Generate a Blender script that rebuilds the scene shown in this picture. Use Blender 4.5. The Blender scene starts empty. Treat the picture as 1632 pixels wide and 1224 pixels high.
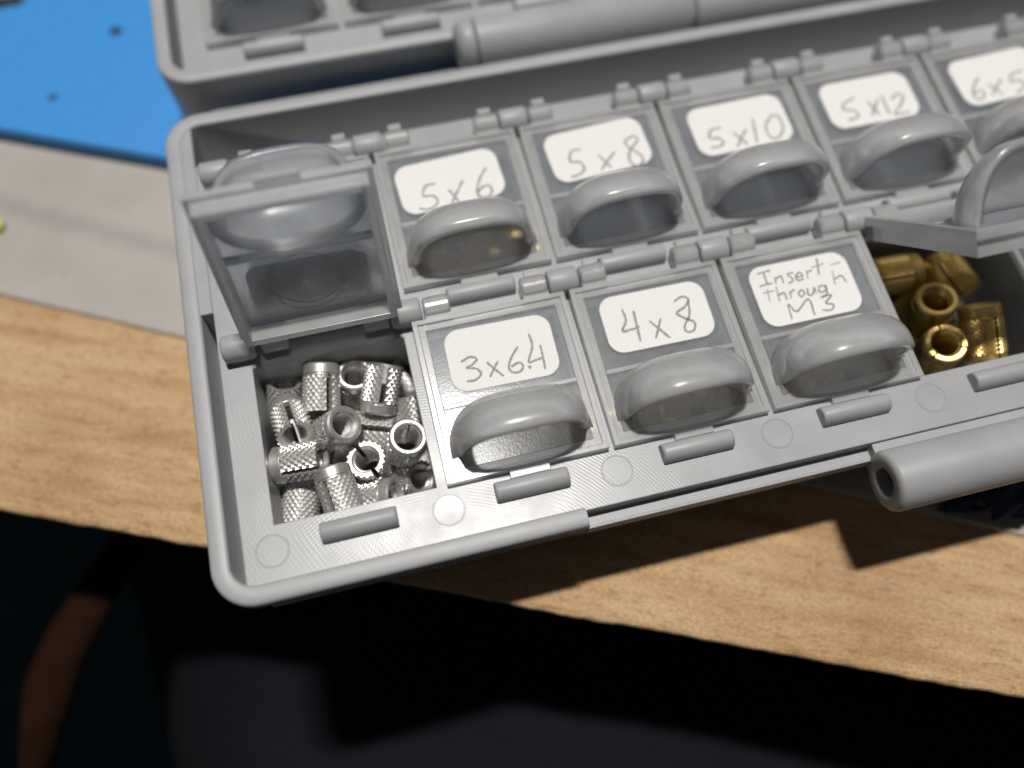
import bpy, bmesh, math, random
from mathutils import Vector, Matrix, noise as mnoise
random.seed(7)
MM = 0.001
R = math.radians
scene = bpy.context.scene

# ---------------------------------------------------------------- camera, world, lamp, exposure
cam_data = bpy.data.cameras.new("camera")
cam = bpy.data.objects.new("camera", cam_data)
scene.collection.objects.link(cam)
_right = Vector((0.97067, -0.23924, 0.02356))
_down = Vector((-0.21120, -0.89550, -0.39175))
_fwd = Vector((0.11482, 0.37528, -0.91977))
_m = Matrix((_right, -_down, -_fwd)).transposed().to_4x4()
_m.translation = Vector((-1.093, -28.630, 96.838)) * MM
cam.matrix_world = _m
cam_data.sensor_fit = 'HORIZONTAL'
cam_data.sensor_width = 36.0
cam_data.lens = 36.0 * 1334.6 / 1632.0
cam_data.clip_start = 0.005
cam_data.clip_end = 20.0
cam_data.dof.use_dof = True
cam_data.dof.focus_distance = 0.1035
cam_data.dof.aperture_fstop = 6.6
scene.camera = cam

world = bpy.data.worlds.new("World")
scene.world = world
world.use_nodes = True
world.node_tree.nodes["Background"].inputs[0].default_value = (0.9, 0.95, 1.0, 1)
world.node_tree.nodes["Background"].inputs[1].default_value = 0.04

lamp_data = bpy.data.lights.new("desk_lamp_light", 'AREA')
lamp_data.shape = 'RECTANGLE'
lamp_data.size = 0.15
lamp_data.size_y = 0.055
lamp_data.energy = 24.5
lamp_data.color = (1.0, 0.965, 0.92)
lamp = bpy.data.objects.new("desk_lamp_light", lamp_data)
scene.collection.objects.link(lamp)
lamp.location = Vector((45, 321, 1500)) * MM
lamp.rotation_euler = (Vector((20, 20, 0)) - Vector((45, 321, 1500))).to_track_quat('-Z', 'Y').to_euler()

scene.view_settings.view_transform = 'Standard'
scene.view_settings.look = 'None'
scene.view_settings.exposure = 0.0
scene.view_settings.gamma = 1.0
scene.view_settings.use_curve_mapping = False
cy = scene.cycles
cy.max_bounces = 14
cy.diffuse_bounces = 6
cy.glossy_bounces = 5
cy.transmission_bounces = 10
cy.transparent_max_bounces = 24
cy.sample_clamp_indirect = 4.0
cy.use_denoising = True
try:
    cy.denoiser = 'OPENIMAGEDENOISE'
except Exception:
    pass

C = scene.collection

# ---------------------------------------------------------------- helpers
def mesh_obj(name, verts, faces, mats, parent=None, fmats=None, smooth=False, loc=None):
    me = bpy.data.meshes.new(name)
    me.from_pydata([(v[0] * MM, v[1] * MM, v[2] * MM) for v in verts], [], faces)
    if not isinstance(mats, (list, tuple)):
        mats = [mats]
    for m in mats:
        me.materials.append(m)
    if fmats:
        for p, i in zip(me.polygons, fmats):
            p.material_index = i
    if smooth:
        for p in me.polygons:
            p.use_smooth = True
    me.update()
    return link(name, me, parent, loc)

def link(name, me, parent=None, loc=None):
    o = bpy.data.objects.new(name, me)
    C.objects.link(o)
    if parent is not None:
        o.parent = parent
    if loc is not None:
        o.location = Vector(loc) * MM
    return o

def recalc(me):
    bm = bmesh.new(); bm.from_mesh(me)
    bmesh.ops.remove_doubles(bm, verts=bm.verts, dist=1e-7)
    bmesh.ops.recalc_face_normals(bm, faces=bm.faces)
    bm.to_mesh(me); bm.free()

def bevel(o, w, seg=2, ang=40):
    b = o.modifiers.new("bevel", 'BEVEL')
    b.width = w * MM; b.segments = seg; b.limit_method = 'ANGLE'; b.angle_limit = R(ang)
    b.harden_normals = False
    return b

def tag(o, label=None, cat=None, group=None, kind=None):
    if label: o["label"] = label
    if cat: o["category"] = cat
    if group: o["group"] = group
    if kind: o["kind"] = kind
    return o

def empty(name, loc=(0, 0, 0), parent=None):
    o = bpy.data.objects.new(name, None)
    o.empty_display_size = 0.005
    C.objects.link(o)
    o.location = Vector(loc) * MM
    if parent is not None:
        o.parent = parent
    return o

def copy_tree(o, parent=None):
    c = o.copy()
    C.objects.link(c)
    c.parent = parent
    for ch in list(o.children):
        copy_tree(ch, c)
    return c

class MB:
    def __init__(s):
        s.v = []; s.f = []; s.m = []
    def box(s, x0, x1, y0, y1, z0, z1, mi=0):
        b = len(s.v)
        s.v += [(x0,y0,z0),(x1,y0,z0),(x1,y1,z0),(x0,y1,z0),(x0,y0,z1),(x1,y0,z1),(x1,y1,z1),(x0,y1,z1)]
        for f in ((0,3,2,1),(4,5,6,7),(0,1,5,4),(1,2,6,5),(2,3,7,6),(3,0,4,7)):
            s.f.append(tuple(b+i for i in f)); s.m.append(mi)
    def cyl_x(s, x0, x1, y, z, r, n=28, chamfer=0.0, mi=0):
        """solid cylinder along x with chamfered ends"""
        rings = [(x0, r-chamfer), (x0+chamfer, r), (x1-chamfer, r), (x1, r-chamfer)] if chamfer else [(x0, r), (x1, r)]
        s.rings_x(rings, y, z, n, mi)
    def rings_x(s, rings, y, z, n=28, mi=0, cap0=True, cap1=True):
        b = len(s.v)
        for (x, r) in rings:
            for i in range(n):
                a = 2*math.pi*i/n
                s.v.append((x, y + r*math.cos(a), z + r*math.sin(a)))
        for k in range(len(rings)-1):
            for i in range(n):
                j = (i+1) % n
                s.f.append((b+k*n+i, b+k*n+j, b+(k+1)*n+j, b+(k+1)*n+i)); s.m.append(mi)
        if cap0:
            s.f.append(tuple(b+i for i in range(n))); s.m.append(mi)
        if cap1:
            s.f.append(tuple(b+(len(rings)-1)*n+i for i in reversed(range(n)))); s.m.append(mi)
    def build(s, name, mats, parent=None, smooth=False, bev=None, seg=2, loc=None):
        o = mesh_obj(name, s.v, s.f, mats, parent, s.m, smooth, loc)
        recalc(o.data)
        if bev:
            bevel(o, bev, seg)
        return o

def lattice(xs, ys, top, bot):
    """closed stepped solid: for every lattice cell a top and a bottom height (None = hole)"""
    nx, ny = len(xs)-1, len(ys)-1
    def cell(i, j):
        if 0 <= i < nx and 0 <= j < ny and top[i][j] is not None:
            return (bot[i][j], top[i][j])
        return None
    lv = {}
    for i in range(nx+1):
        for j in range(ny+1):
            st = set()
            for a in (i-1, i):
                for b in (j-1, j):
                    c = cell(a, b)
                    if c: st.update(c)
            lv[(i, j)] = sorted(st)
    verts = []; vid = {}; faces = []
    def V(i, j, z):
        k = (i, j, round(z, 4))
        if k not in vid:
            vid[k] = len(verts); verts.append((xs[i], ys[j], z))
        return vid[k]
    def diff(a, b):
        """intervals of a not in b"""
        if a is None: return []
        if b is None: return [a]
        r = []
        if a[0] < b[0]: r.append((a[0], min(a[1], b[0])))
        if a[1] > b[1]: r.append((max(a[0], b[1]), a[1]))
        return [q for q in r if q[1]-q[0] > 1e-6]
    def wall(p, q, lo, hi, flip):
        l = [V(*p, z) for z in lv[p] if lo-1e-6 <= z <= hi+1e-6]
        r = [V(*q, z) for z in lv[q] if lo-1e-6 <= z <= hi+1e-6]
        f = l + r[::-1]
        if flip: f = f[::-1]
        if len(f) >= 3: faces.append(tuple(f))
    for i in range(nx):
        for j in range(ny):
            c = cell(i, j)
            if not c: continue
            faces.append((V(i,j,c[1]), V(i+1,j,c[1]), V(i+1,j+1,c[1]), V(i,j+1,c[1])))
            faces.append((V(i,j,c[0]), V(i,j+1,c[0]), V(i+1,j+1,c[0]), V(i+1,j,c[0])))
            for (di, dj, p, q) in ((-1,0,(i,j+1),(i,j)), (1,0,(i+1,j),(i+1,j+1)), (0,-1,(i,j),(i+1,j)), (0,1,(i+1,j+1),(i,j+1))):
                for lo, hi in diff(c, cell(i+di, j+dj)):
                    wall(p, q, lo, hi, True)
    return verts, faces

# ---------------------------------------------------------------- materials
def new_mat(name):
    m = bpy.data.materials.new(name); m.use_nodes = True
    nt = m.node_tree
    for n in list(nt.nodes): nt.nodes.remove(n)
    out = nt.nodes.new('ShaderNodeOutputMaterial')
    return m, nt, out
def N(nt, t, **kw):
    n = nt.nodes.new(t)
    for k, v in kw.items():
        if k in n.inputs: n.inputs[k].default_value = v
        else: setattr(n, k, v)
    return n
def obj_coord(nt, scale=1000.0, sv=None, rot=None, loc=(0,0,0)):
    """object coordinates: turned first, then scaled (1000 = one unit per millimetre) and shifted"""
    tc = N(nt, 'ShaderNodeTexCoord')
    src = tc.outputs['Object']
    if rot:
        m0 = N(nt, 'ShaderNodeMapping'); m0.inputs['Rotation'].default_value = rot
        nt.links.new(src, m0.inputs['Vector']); src = m0.outputs['Vector']
    mp = N(nt, 'ShaderNodeMapping')
    mp.inputs['Scale'].default_value = sv or (scale,)*3
    mp.inputs['Location'].default_value = loc
    nt.links.new(src, mp.inputs['Vector'])
    return mp.outputs['Vector']
def ramp(nt, fac, stops):
    r = N(nt, 'ShaderNodeValToRGB')
    els = r.color_ramp.elements
    while len(els) < len(stops): els.new(0.5)
    for e, (p, c) in zip(els, stops):
        e.position = p; e.color = c if len(c) == 4 else (*c, 1)
    nt.links.new(fac, r.inputs[0])
    return r.outputs[0]
def grey(v): return (v, v, v, 1)

def plastic(name, col, rough=0.42, tool=False, grain=0.03):
    m, nt, out = new_mat(name)
    L = nt.links.new
    p = N(nt, 'ShaderNodeBsdfPrincipled'); L(p.outputs[0], out.inputs[0])
    v = obj_coord(nt)
    n1 = N(nt, 'ShaderNodeTexNoise', Scale=0.12, Detail=3.0, Roughness=0.6); L(v, n1.inputs['Vector'])
    c = ramp(nt, n1.outputs[0], [(0.3, tuple(x*0.94 for x in col)), (0.7, tuple(x*1.05 for x in col))])
    # small specks and scuffs
    n2 = N(nt, 'ShaderNodeTexNoise', Scale=1.3, Detail=4.0); L(v, n2.inputs['Vector'])
    sp = ramp(nt, n2.outputs[0], [(0.70, grey(0)), (0.76, grey(1))])
    mx = N(nt, 'ShaderNodeMix', data_type='RGBA'); mx.inputs['B'].default_value = (col[0]*0.72, col[1]*0.70, col[2]*0.68, 1)
    fm = N(nt, 'ShaderNodeMath', operation='MULTIPLY'); fm.inputs[1].default_value = 0.35; L(sp, fm.inputs[0])
    L(fm.outputs[0], mx.inputs['Factor']); L(c, mx.inputs['A'])
    n7 = N(nt, 'ShaderNodeTexNoise', Scale=0.8, Detail=6.0, Roughness=0.8); L(obj_coord(nt, sv=(1000*0.35, 1000*1.6, 1000*1.6), rot=(0, 0, 0.35)), n7.inputs['Vector'])
    sc = ramp(nt, n7.outputs[0], [(0.64, grey(0)), (0.72, grey(0.38))])
    mx7 = N(nt, 'ShaderNodeMix', data_type='RGBA'); mx7.inputs['B'].default_value = (min(1, col[0]*1.5), min(1, col[1]*1.5), min(1, col[2]*1.5), 1)
    L(sc, mx7.inputs['Factor']); L(mx.outputs['Result'], mx7.inputs['A']); L(mx7.outputs['Result'], p.inputs['Base Color'])
    r2 = ramp(nt, n1.outputs[0], [(0.3, grey(rough-0.06)), (0.7, grey(rough+0.06))])
    L(r2, p.inputs['Roughness'])
    p.inputs['IOR'].default_value = 1.49
    p.inputs['Subsurface Weight'].default_value = 0.0
    n3 = N(nt, 'ShaderNodeTexNoise', Scale=9.0, Detail=2.0); L(v, n3.inputs['Vector'])
    b = N(nt, 'ShaderNodeBump', Strength=grain*6, Distance=0.00003); L(n3.outputs[0], b.inputs['Height'])
    last = b
    if tool:
        # end-mill swirl marks left in the mould: overlapping fine arcs
        for (cx, cyy, pitch, st) in ((-4, -22, 0.40, 0.20), (30, 20, 0.55, 0.10), (60, -40, 0.36, 0.10)):
            v2 = obj_coord(nt, loc=(-cx, -cyy, 0))
            w = N(nt, 'ShaderNodeTexWave', wave_type='RINGS', rings_direction='Z', Scale=0.314/pitch, Distortion=1.6, Detail=2.0)
            w.inputs['Detail Scale'].default_value = 0.8
            L(v2, w.inputs['Vector'])
            nm = N(nt, 'ShaderNodeTexNoise', Scale=0.16, Detail=2.0); L(v2, nm.inputs['Vector'])
            mk = ramp(nt, nm.outputs[0], [(0.46, grey(0.0)), (0.62, grey(1.0))])
            ml = N(nt, 'ShaderNodeMath', operation='MULTIPLY'); L(mk, ml.inputs[0]); L(w.outputs['Fac'], ml.inputs[1])
            bb = N(nt, 'ShaderNodeBump', Strength=st, Distance=0.00003); L(ml.outputs[0], bb.inputs['Height'])
            L(last.outputs[0], bb.inputs['Normal']); last = bb
    L(last.outputs[0], p.inputs['Normal'])
    return m

GREY = (0.365, 0.372, 0.382)
M_DECK = plastic("grey_moulded_plastic_tooled", GREY, 0.34, tool=True, grain=0.02)
M_GREY = plastic("grey_moulded_plastic", GREY, 0.46, grain=0.05)

def clear_plastic(name, clear, haze_col, rough, gloss_rough, transl):
    """thin polypropylene: part straight-through, part blurred, part milky"""
    m, nt, out = new_mat(name); L = nt.links.new
    tr = N(nt, 'ShaderNodeBsdfTransparent'); tr.inputs[0].default_value = (0.94, 0.95, 0.96, 1)
    rf = N(nt, 'ShaderNodeBsdfRefraction', Roughness=rough, IOR=1.03); rf.inputs[0].default_value = (0.93, 0.94, 0.95, 1)
    df = N(nt, 'ShaderNodeBsdfDiffuse'); df.inputs[0].default_value = (*haze_col, 1)
    tl = N(nt, 'ShaderNodeBsdfTranslucent'); tl.inputs[0].default_value = (*haze_col, 1)
    gl = N(nt, 'ShaderNodeBsdfGlossy', Roughness=gloss_rough); gl.inputs[0].default_value = (1, 1, 1, 1)
    v = obj_coord(nt)
    n1 = N(nt, 'ShaderNodeTexNoise', Scale=0.35, Detail=4.0, Roughness=0.65); L(v, n1.inputs['Vector'])
    hz = ramp(nt, n1.outputs[0], [(0.35, grey(max(0, 1-clear-0.04))), (0.7, grey(min(1, 1-clear+0.05)))])
    n3 = N(nt, 'ShaderNodeTexNoise', Scale=3.0, Detail=3.0); L(v, n3.inputs['Vector'])
    b = N(nt, 'ShaderNodeBump', Strength=0.25, Distance=0.00003); L(n3.outputs[0], b.inputs['Height'])
    for s in (df, gl): L(b.outputs[0], s.inputs['Normal'])
    m1 = N(nt, 'ShaderNodeMixShader', Fac=0.3); L(tr.outputs[0], m1.inputs[1]); L(rf.outputs[0], m1.inputs[2])
    m2 = N(nt, 'ShaderNodeMixShader', Fac=transl); L(df.outputs[0], m2.inputs[1]); L(tl.outputs[0], m2.inputs[2])
    m3 = N(nt, 'ShaderNodeMixShader'); L(hz, m3.inputs[0]); L(m1.outputs[0], m3.inputs[1]); L(m2.outputs[0], m3.inputs[2])
    fr = N(nt, 'ShaderNodeFresnel', IOR=1.45); L(b.outputs[0], fr.inputs['Normal'])
    m4 = N(nt, 'ShaderNodeMixShader'); L(fr.outputs[0], m4.inputs[0]); L(m3.outputs[0], m4.inputs[1]); L(gl.outputs[0], m4.inputs[2])
    L(m4.outputs[0], out.inputs[0])
    return m
M_CLEAR = clear_plastic("clear_lid_plastic", 0.73, (0.76, 0.81, 0.88), 0.12, 0.16, 0.45)
M_FROST = clear_plastic("frosted_lid_plastic", 0.46, (0.84, 0.845, 0.85), 0.20, 0.24, 0.45)
M_PANEL = clear_plastic("hazy_lid_plastic", 0.64, (0.80, 0.81, 0.83), 0.18, 0.20, 0.45)
M_HANDLE = clear_plastic("milky_lid_plastic", 0.57, (0.97, 0.975, 0.985), 0.22, 0.25, 0.52)

def paper_mat():
    m, nt, out = new_mat("white_label_paper"); L = nt.links.new
    p = N(nt, 'ShaderNodeBsdfPrincipled', Roughness=0.8)
    tl = N(nt, 'ShaderNodeBsdfTranslucent'); tl.inputs[0].default_value = (0.8, 0.78, 0.74, 1)
    mxs = N(nt, 'ShaderNodeMixShader', Fac=0.14); L(p.outputs[0], mxs.inputs[1]); L(tl.outputs[0], mxs.inputs[2]); L(mxs.outputs[0], out.inputs[0])
    v = obj_coord(nt)
    n = N(nt, 'ShaderNodeTexNoise', Scale=4.0, Detail=5.0, Roughness=0.7); L(v, n.inputs['Vector'])
    L(ramp(nt, n.outputs[0], [(0.25, (0.82, 0.81, 0.80)), (0.6, (0.92, 0.915, 0.905))]), p.inputs['Base Color'])
    b = N(nt, 'ShaderNodeBump', Strength=0.35, Distance=0.00004); L(n.outputs[0], b.inputs['Height']); L(b.outputs[0], p.inputs['Normal'])
    return m
M_PAPER = paper_mat()
def pencil_mat():
    m, nt, out = new_mat("pencil_graphite"); L = nt.links.new
    p = N(nt, 'ShaderNodeBsdfPrincipled', Roughness=0.55); L(p.outputs[0], out.inputs[0])
    v = obj_coord(nt)
    n = N(nt, 'ShaderNodeTexNoise', Scale=7.0, Detail=4.0, Roughness=0.8); L(v, n.inputs['Vector'])
    L(ramp(nt, n.outputs[0], [(0.36, (0.12, 0.12, 0.125)), (0.68, (0.42, 0.41, 0.40))]), p.inputs['Base Color'])
    return m
M_PENCIL = pencil_mat()

def metal_mat(name, c0, c1, rough, dark):
    m, nt, out = new_mat(name); L = nt.links.new
    p = N(nt, 'ShaderNodeBsdfPrincipled', Metallic=0.82, Roughness=rough); L(p.outputs[0], out.inputs[0])
    v = obj_coord(nt)
    n = N(nt, 'ShaderNodeTexNoise', Scale=1.6, Detail=5.0, Roughness=0.7); L(v, n.inputs['Vector'])
    L(ramp(nt, n.outputs[0], [(0.30, dark), (0.46, c0), (0.75, c1)]), p.inputs['Base Color'])
    L(ramp(nt, n.outputs[0], [(0.3, grey(rough+0.14)), (0.7, grey(rough-0.05))]), p.inputs['Roughness'])
    n2 = N(nt, 'ShaderNodeTexNoise', Scale=14.0, Detail=2.0); L(v, n2.inputs['Vector'])
    b = N(nt, 'ShaderNodeBump', Strength=0.25, Distance=0.00003); L(n2.outputs[0], b.inputs['Height']); L(b.outputs[0], p.inputs['Normal'])
    return m
M_STEEL = metal_mat("silver_insert_metal", (0.70, 0.69, 0.67), (0.86, 0.85, 0.83), 0.36, (0.40, 0.39, 0.37))
M_BRASS = metal_mat("brass", (0.66, 0.46, 0.15), (0.84, 0.64, 0.27), 0.30, (0.36, 0.23, 0.07))

def wood_mat():
    m, nt, out = new_mat("raw_sawn_wood"); L = nt.links.new
    p = N(nt, 'ShaderNodeBsdfPrincipled', Roughness=0.72); L(p.outputs[0], out.inputs[0])
    rot = (0, 0, R(23.5))
    v = obj_coord(nt, sv=(1000*0.10, 1000*0.75, 1000*0.3), rot=rot)
    n = N(nt, 'ShaderNodeTexNoise', Scale=0.55, Detail=6.0, Roughness=0.62); L(v, n.inputs['Vector'])
    base = ramp(nt, n.outputs[0], [(0.25, (0.40, 0.225, 0.10)), (0.45, (0.55, 0.345, 0.175)), (0.62, (0.63, 0.43, 0.24)), (0.8, (0.50, 0.30, 0.135))])
    # short dark pore dashes lying along the grain
    v2 = obj_coord(nt, sv=(1000*0.55, 1000*1.9, 1000), rot=rot)
    n2 = N(nt, 'ShaderNodeTexNoise', Scale=0.9, Detail=3.0, Roughness=0.55); L(v2, n2.inputs['Vector'])
    pores = ramp(nt, n2.outputs[0], [(0.56, grey(0)), (0.68, grey(1))])
    fm = N(nt, 'ShaderNodeMath', operation='MULTIPLY'); fm.inputs[1].default_value = 0.55; L(pores, fm.inputs[0])
    mx = N(nt, 'ShaderNodeMix', data_type='RGBA'); mx.inputs['B'].default_value = (0.27, 0.145, 0.06, 1)
    L(fm.outputs[0], mx.inputs['Factor']); L(base, mx.inputs['A'])
    # larger brown weathered patches
    v3 = obj_coord(nt)
    n4 = N(nt, 'ShaderNodeTexNoise', Scale=0.045, Detail=4.0); L(v3, n4.inputs['Vector'])
    st = ramp(nt, n4.outputs[0], [(0.5, grey(0)), (0.75, grey(0.6))])
    mx2 = N(nt, 'ShaderNodeMix', data_type='RGBA'); mx2.inputs['B'].default_value = (0.36, 0.20, 0.085, 1)
    L(st, mx2.inputs['Factor']); L(mx.outputs['Result'], mx2.inputs['A'])
    # fuzzy sawn fibres: fine speckle of light and dark
    n6 = N(nt, 'ShaderNodeTexNoise', Scale=2.6, Detail=5.0, Roughness=0.75); L(obj_coord(nt, sv=(1000*0.7, 1000*1.2, 1000), rot=rot), n6.inputs['Vector'])
    fz = ramp(nt, n6.outputs[0], [(0.32, grey(0.62)), (0.68, grey(1.32))])
    mu = N(nt, 'ShaderNodeMix', data_type='RGBA', blend_type='MULTIPLY'); mu.inputs['Factor'].default_value = 1.0
    L(mx2.outputs['Result'], mu.inputs['A']); L(fz, mu.inputs['B']); L(mu.outputs['Result'], p.inputs['Base Color'])
    # saw marks across the grain + fibre relief
    v5 = obj_coord(nt, sv=(1000*0.9, 1000*0.06, 1000), rot=rot)
    n5 = N(nt, 'ShaderNodeTexNoise', Scale=1.3, Detail=2.0); L(v5, n5.inputs['Vector'])
    b1 = N(nt, 'ShaderNodeBump', Strength=0.6, Distance=0.0003); L(n5.outputs[0], b1.inputs['Height'])
    b2 = N(nt, 'ShaderNodeBump', Strength=0.7, Distance=0.0003); L(n6.outputs[0], b2.inputs['Height']); L(b1.outputs[0], b2.inputs['Normal'])
    L(b2.outputs[0], p.inputs['Normal'])
    return m
M_WOOD = wood_mat()

def simple(name, col, rough, nscale, var=0.12, bump=0.2, bdist=0.0001, sheen=0.0, detail=4.0):
    m, nt, out = new_mat(name); L = nt.links.new
    p = N(nt, 'ShaderNodeBsdfPrincipled', Roughness=rough); L(p.outputs[0], out.inputs[0])
    v = obj_coord(nt)
    n = N(nt, 'ShaderNodeTexNoise', Scale=nscale, Detail=detail, Roughness=0.6); L(v, n.inputs['Vector'])
    L(ramp(nt, n.outputs[0], [(0.3, tuple(c*(1-var) for c in col)), (0.7, tuple(min(1, c*(1+var)) for c in col))]), p.inputs['Base Color'])
    b = N(nt, 'ShaderNodeBump', Strength=bump, Distance=bdist); L(n.outputs[0], b.inputs['Height']); L(b.outputs[0], p.inputs['Normal'])
    p.inputs['Sheen Weight'].default_value = sheen
    if rough > 0.85: p.inputs['Specular IOR Level'].default_value = 0.08
    return m
M_MAT = simple("blue_silicone", (0.035, 0.265, 0.66), 0.5, 0.5, 0.05, 0.15)
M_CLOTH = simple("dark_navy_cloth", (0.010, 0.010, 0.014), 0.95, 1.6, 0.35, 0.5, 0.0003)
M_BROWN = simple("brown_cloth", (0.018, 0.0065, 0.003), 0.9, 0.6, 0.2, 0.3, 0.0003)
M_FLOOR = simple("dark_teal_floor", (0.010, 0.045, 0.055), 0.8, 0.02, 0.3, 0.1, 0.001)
M_FUZZ = simple("dark_blue_fabric", (0.035, 0.050, 0.090), 0.9, 0.9, 0.5, 0.6, 0.0003, sheen=0.2)
M_BLACK = simple("black_speck", (0.012, 0.012, 0.012), 0.5, 1.0)
M_CRUMB = simple("yellow_green_crumb", (0.55, 0.52, 0.09), 0.4, 1.0)

def sheet_mat():
    m, nt, out = new_mat("grey_white_sheet"); L = nt.links.new
    p = N(nt, 'ShaderNodeBsdfPrincipled', Roughness=0.5); L(p.outputs[0], out.inputs[0])
    v = obj_coord(nt)
    n = N(nt, 'ShaderNodeTexNoise', Scale=0.07, Detail=5.0, Roughness=0.6); L(v, n.inputs['Vector'])
    base = ramp(nt, n.outputs[0], [(0.3, (0.36, 0.335, 0.305)), (0.7, (0.43, 0.40, 0.37))])
    n2 = N(nt, 'ShaderNodeTexNoise', Scale=0.5, Detail=3.0); L(v, n2.inputs['Vector'])
    sp = ramp(nt, n2.outputs[0], [(0.70, grey(0)), (0.78, grey(0.5))])
    mx = N(nt, 'ShaderNodeMix', data_type='RGBA'); mx.inputs['B'].default_value = (0.22, 0.19, 0.15, 1)
    L(sp, mx.inputs['Factor']); L(base, mx.inputs['A'])
    # a faint soft-edged grey streak coloured across the sheet
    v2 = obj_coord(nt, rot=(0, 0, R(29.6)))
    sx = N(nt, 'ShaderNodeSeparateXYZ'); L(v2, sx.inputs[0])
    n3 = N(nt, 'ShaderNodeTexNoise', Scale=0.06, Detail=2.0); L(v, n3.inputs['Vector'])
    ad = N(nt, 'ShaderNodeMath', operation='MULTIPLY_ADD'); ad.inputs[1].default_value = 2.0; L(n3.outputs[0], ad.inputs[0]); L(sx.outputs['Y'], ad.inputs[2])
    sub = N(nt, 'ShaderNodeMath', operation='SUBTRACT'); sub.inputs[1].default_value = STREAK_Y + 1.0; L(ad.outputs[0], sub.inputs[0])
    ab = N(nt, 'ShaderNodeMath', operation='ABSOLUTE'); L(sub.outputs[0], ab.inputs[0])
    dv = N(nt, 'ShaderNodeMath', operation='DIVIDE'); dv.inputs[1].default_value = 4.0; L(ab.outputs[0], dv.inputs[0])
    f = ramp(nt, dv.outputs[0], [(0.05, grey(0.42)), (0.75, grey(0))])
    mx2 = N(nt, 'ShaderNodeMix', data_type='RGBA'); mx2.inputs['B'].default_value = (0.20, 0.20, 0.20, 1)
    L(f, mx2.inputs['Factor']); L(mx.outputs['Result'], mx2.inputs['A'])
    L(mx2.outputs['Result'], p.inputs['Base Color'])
    return m
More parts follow.
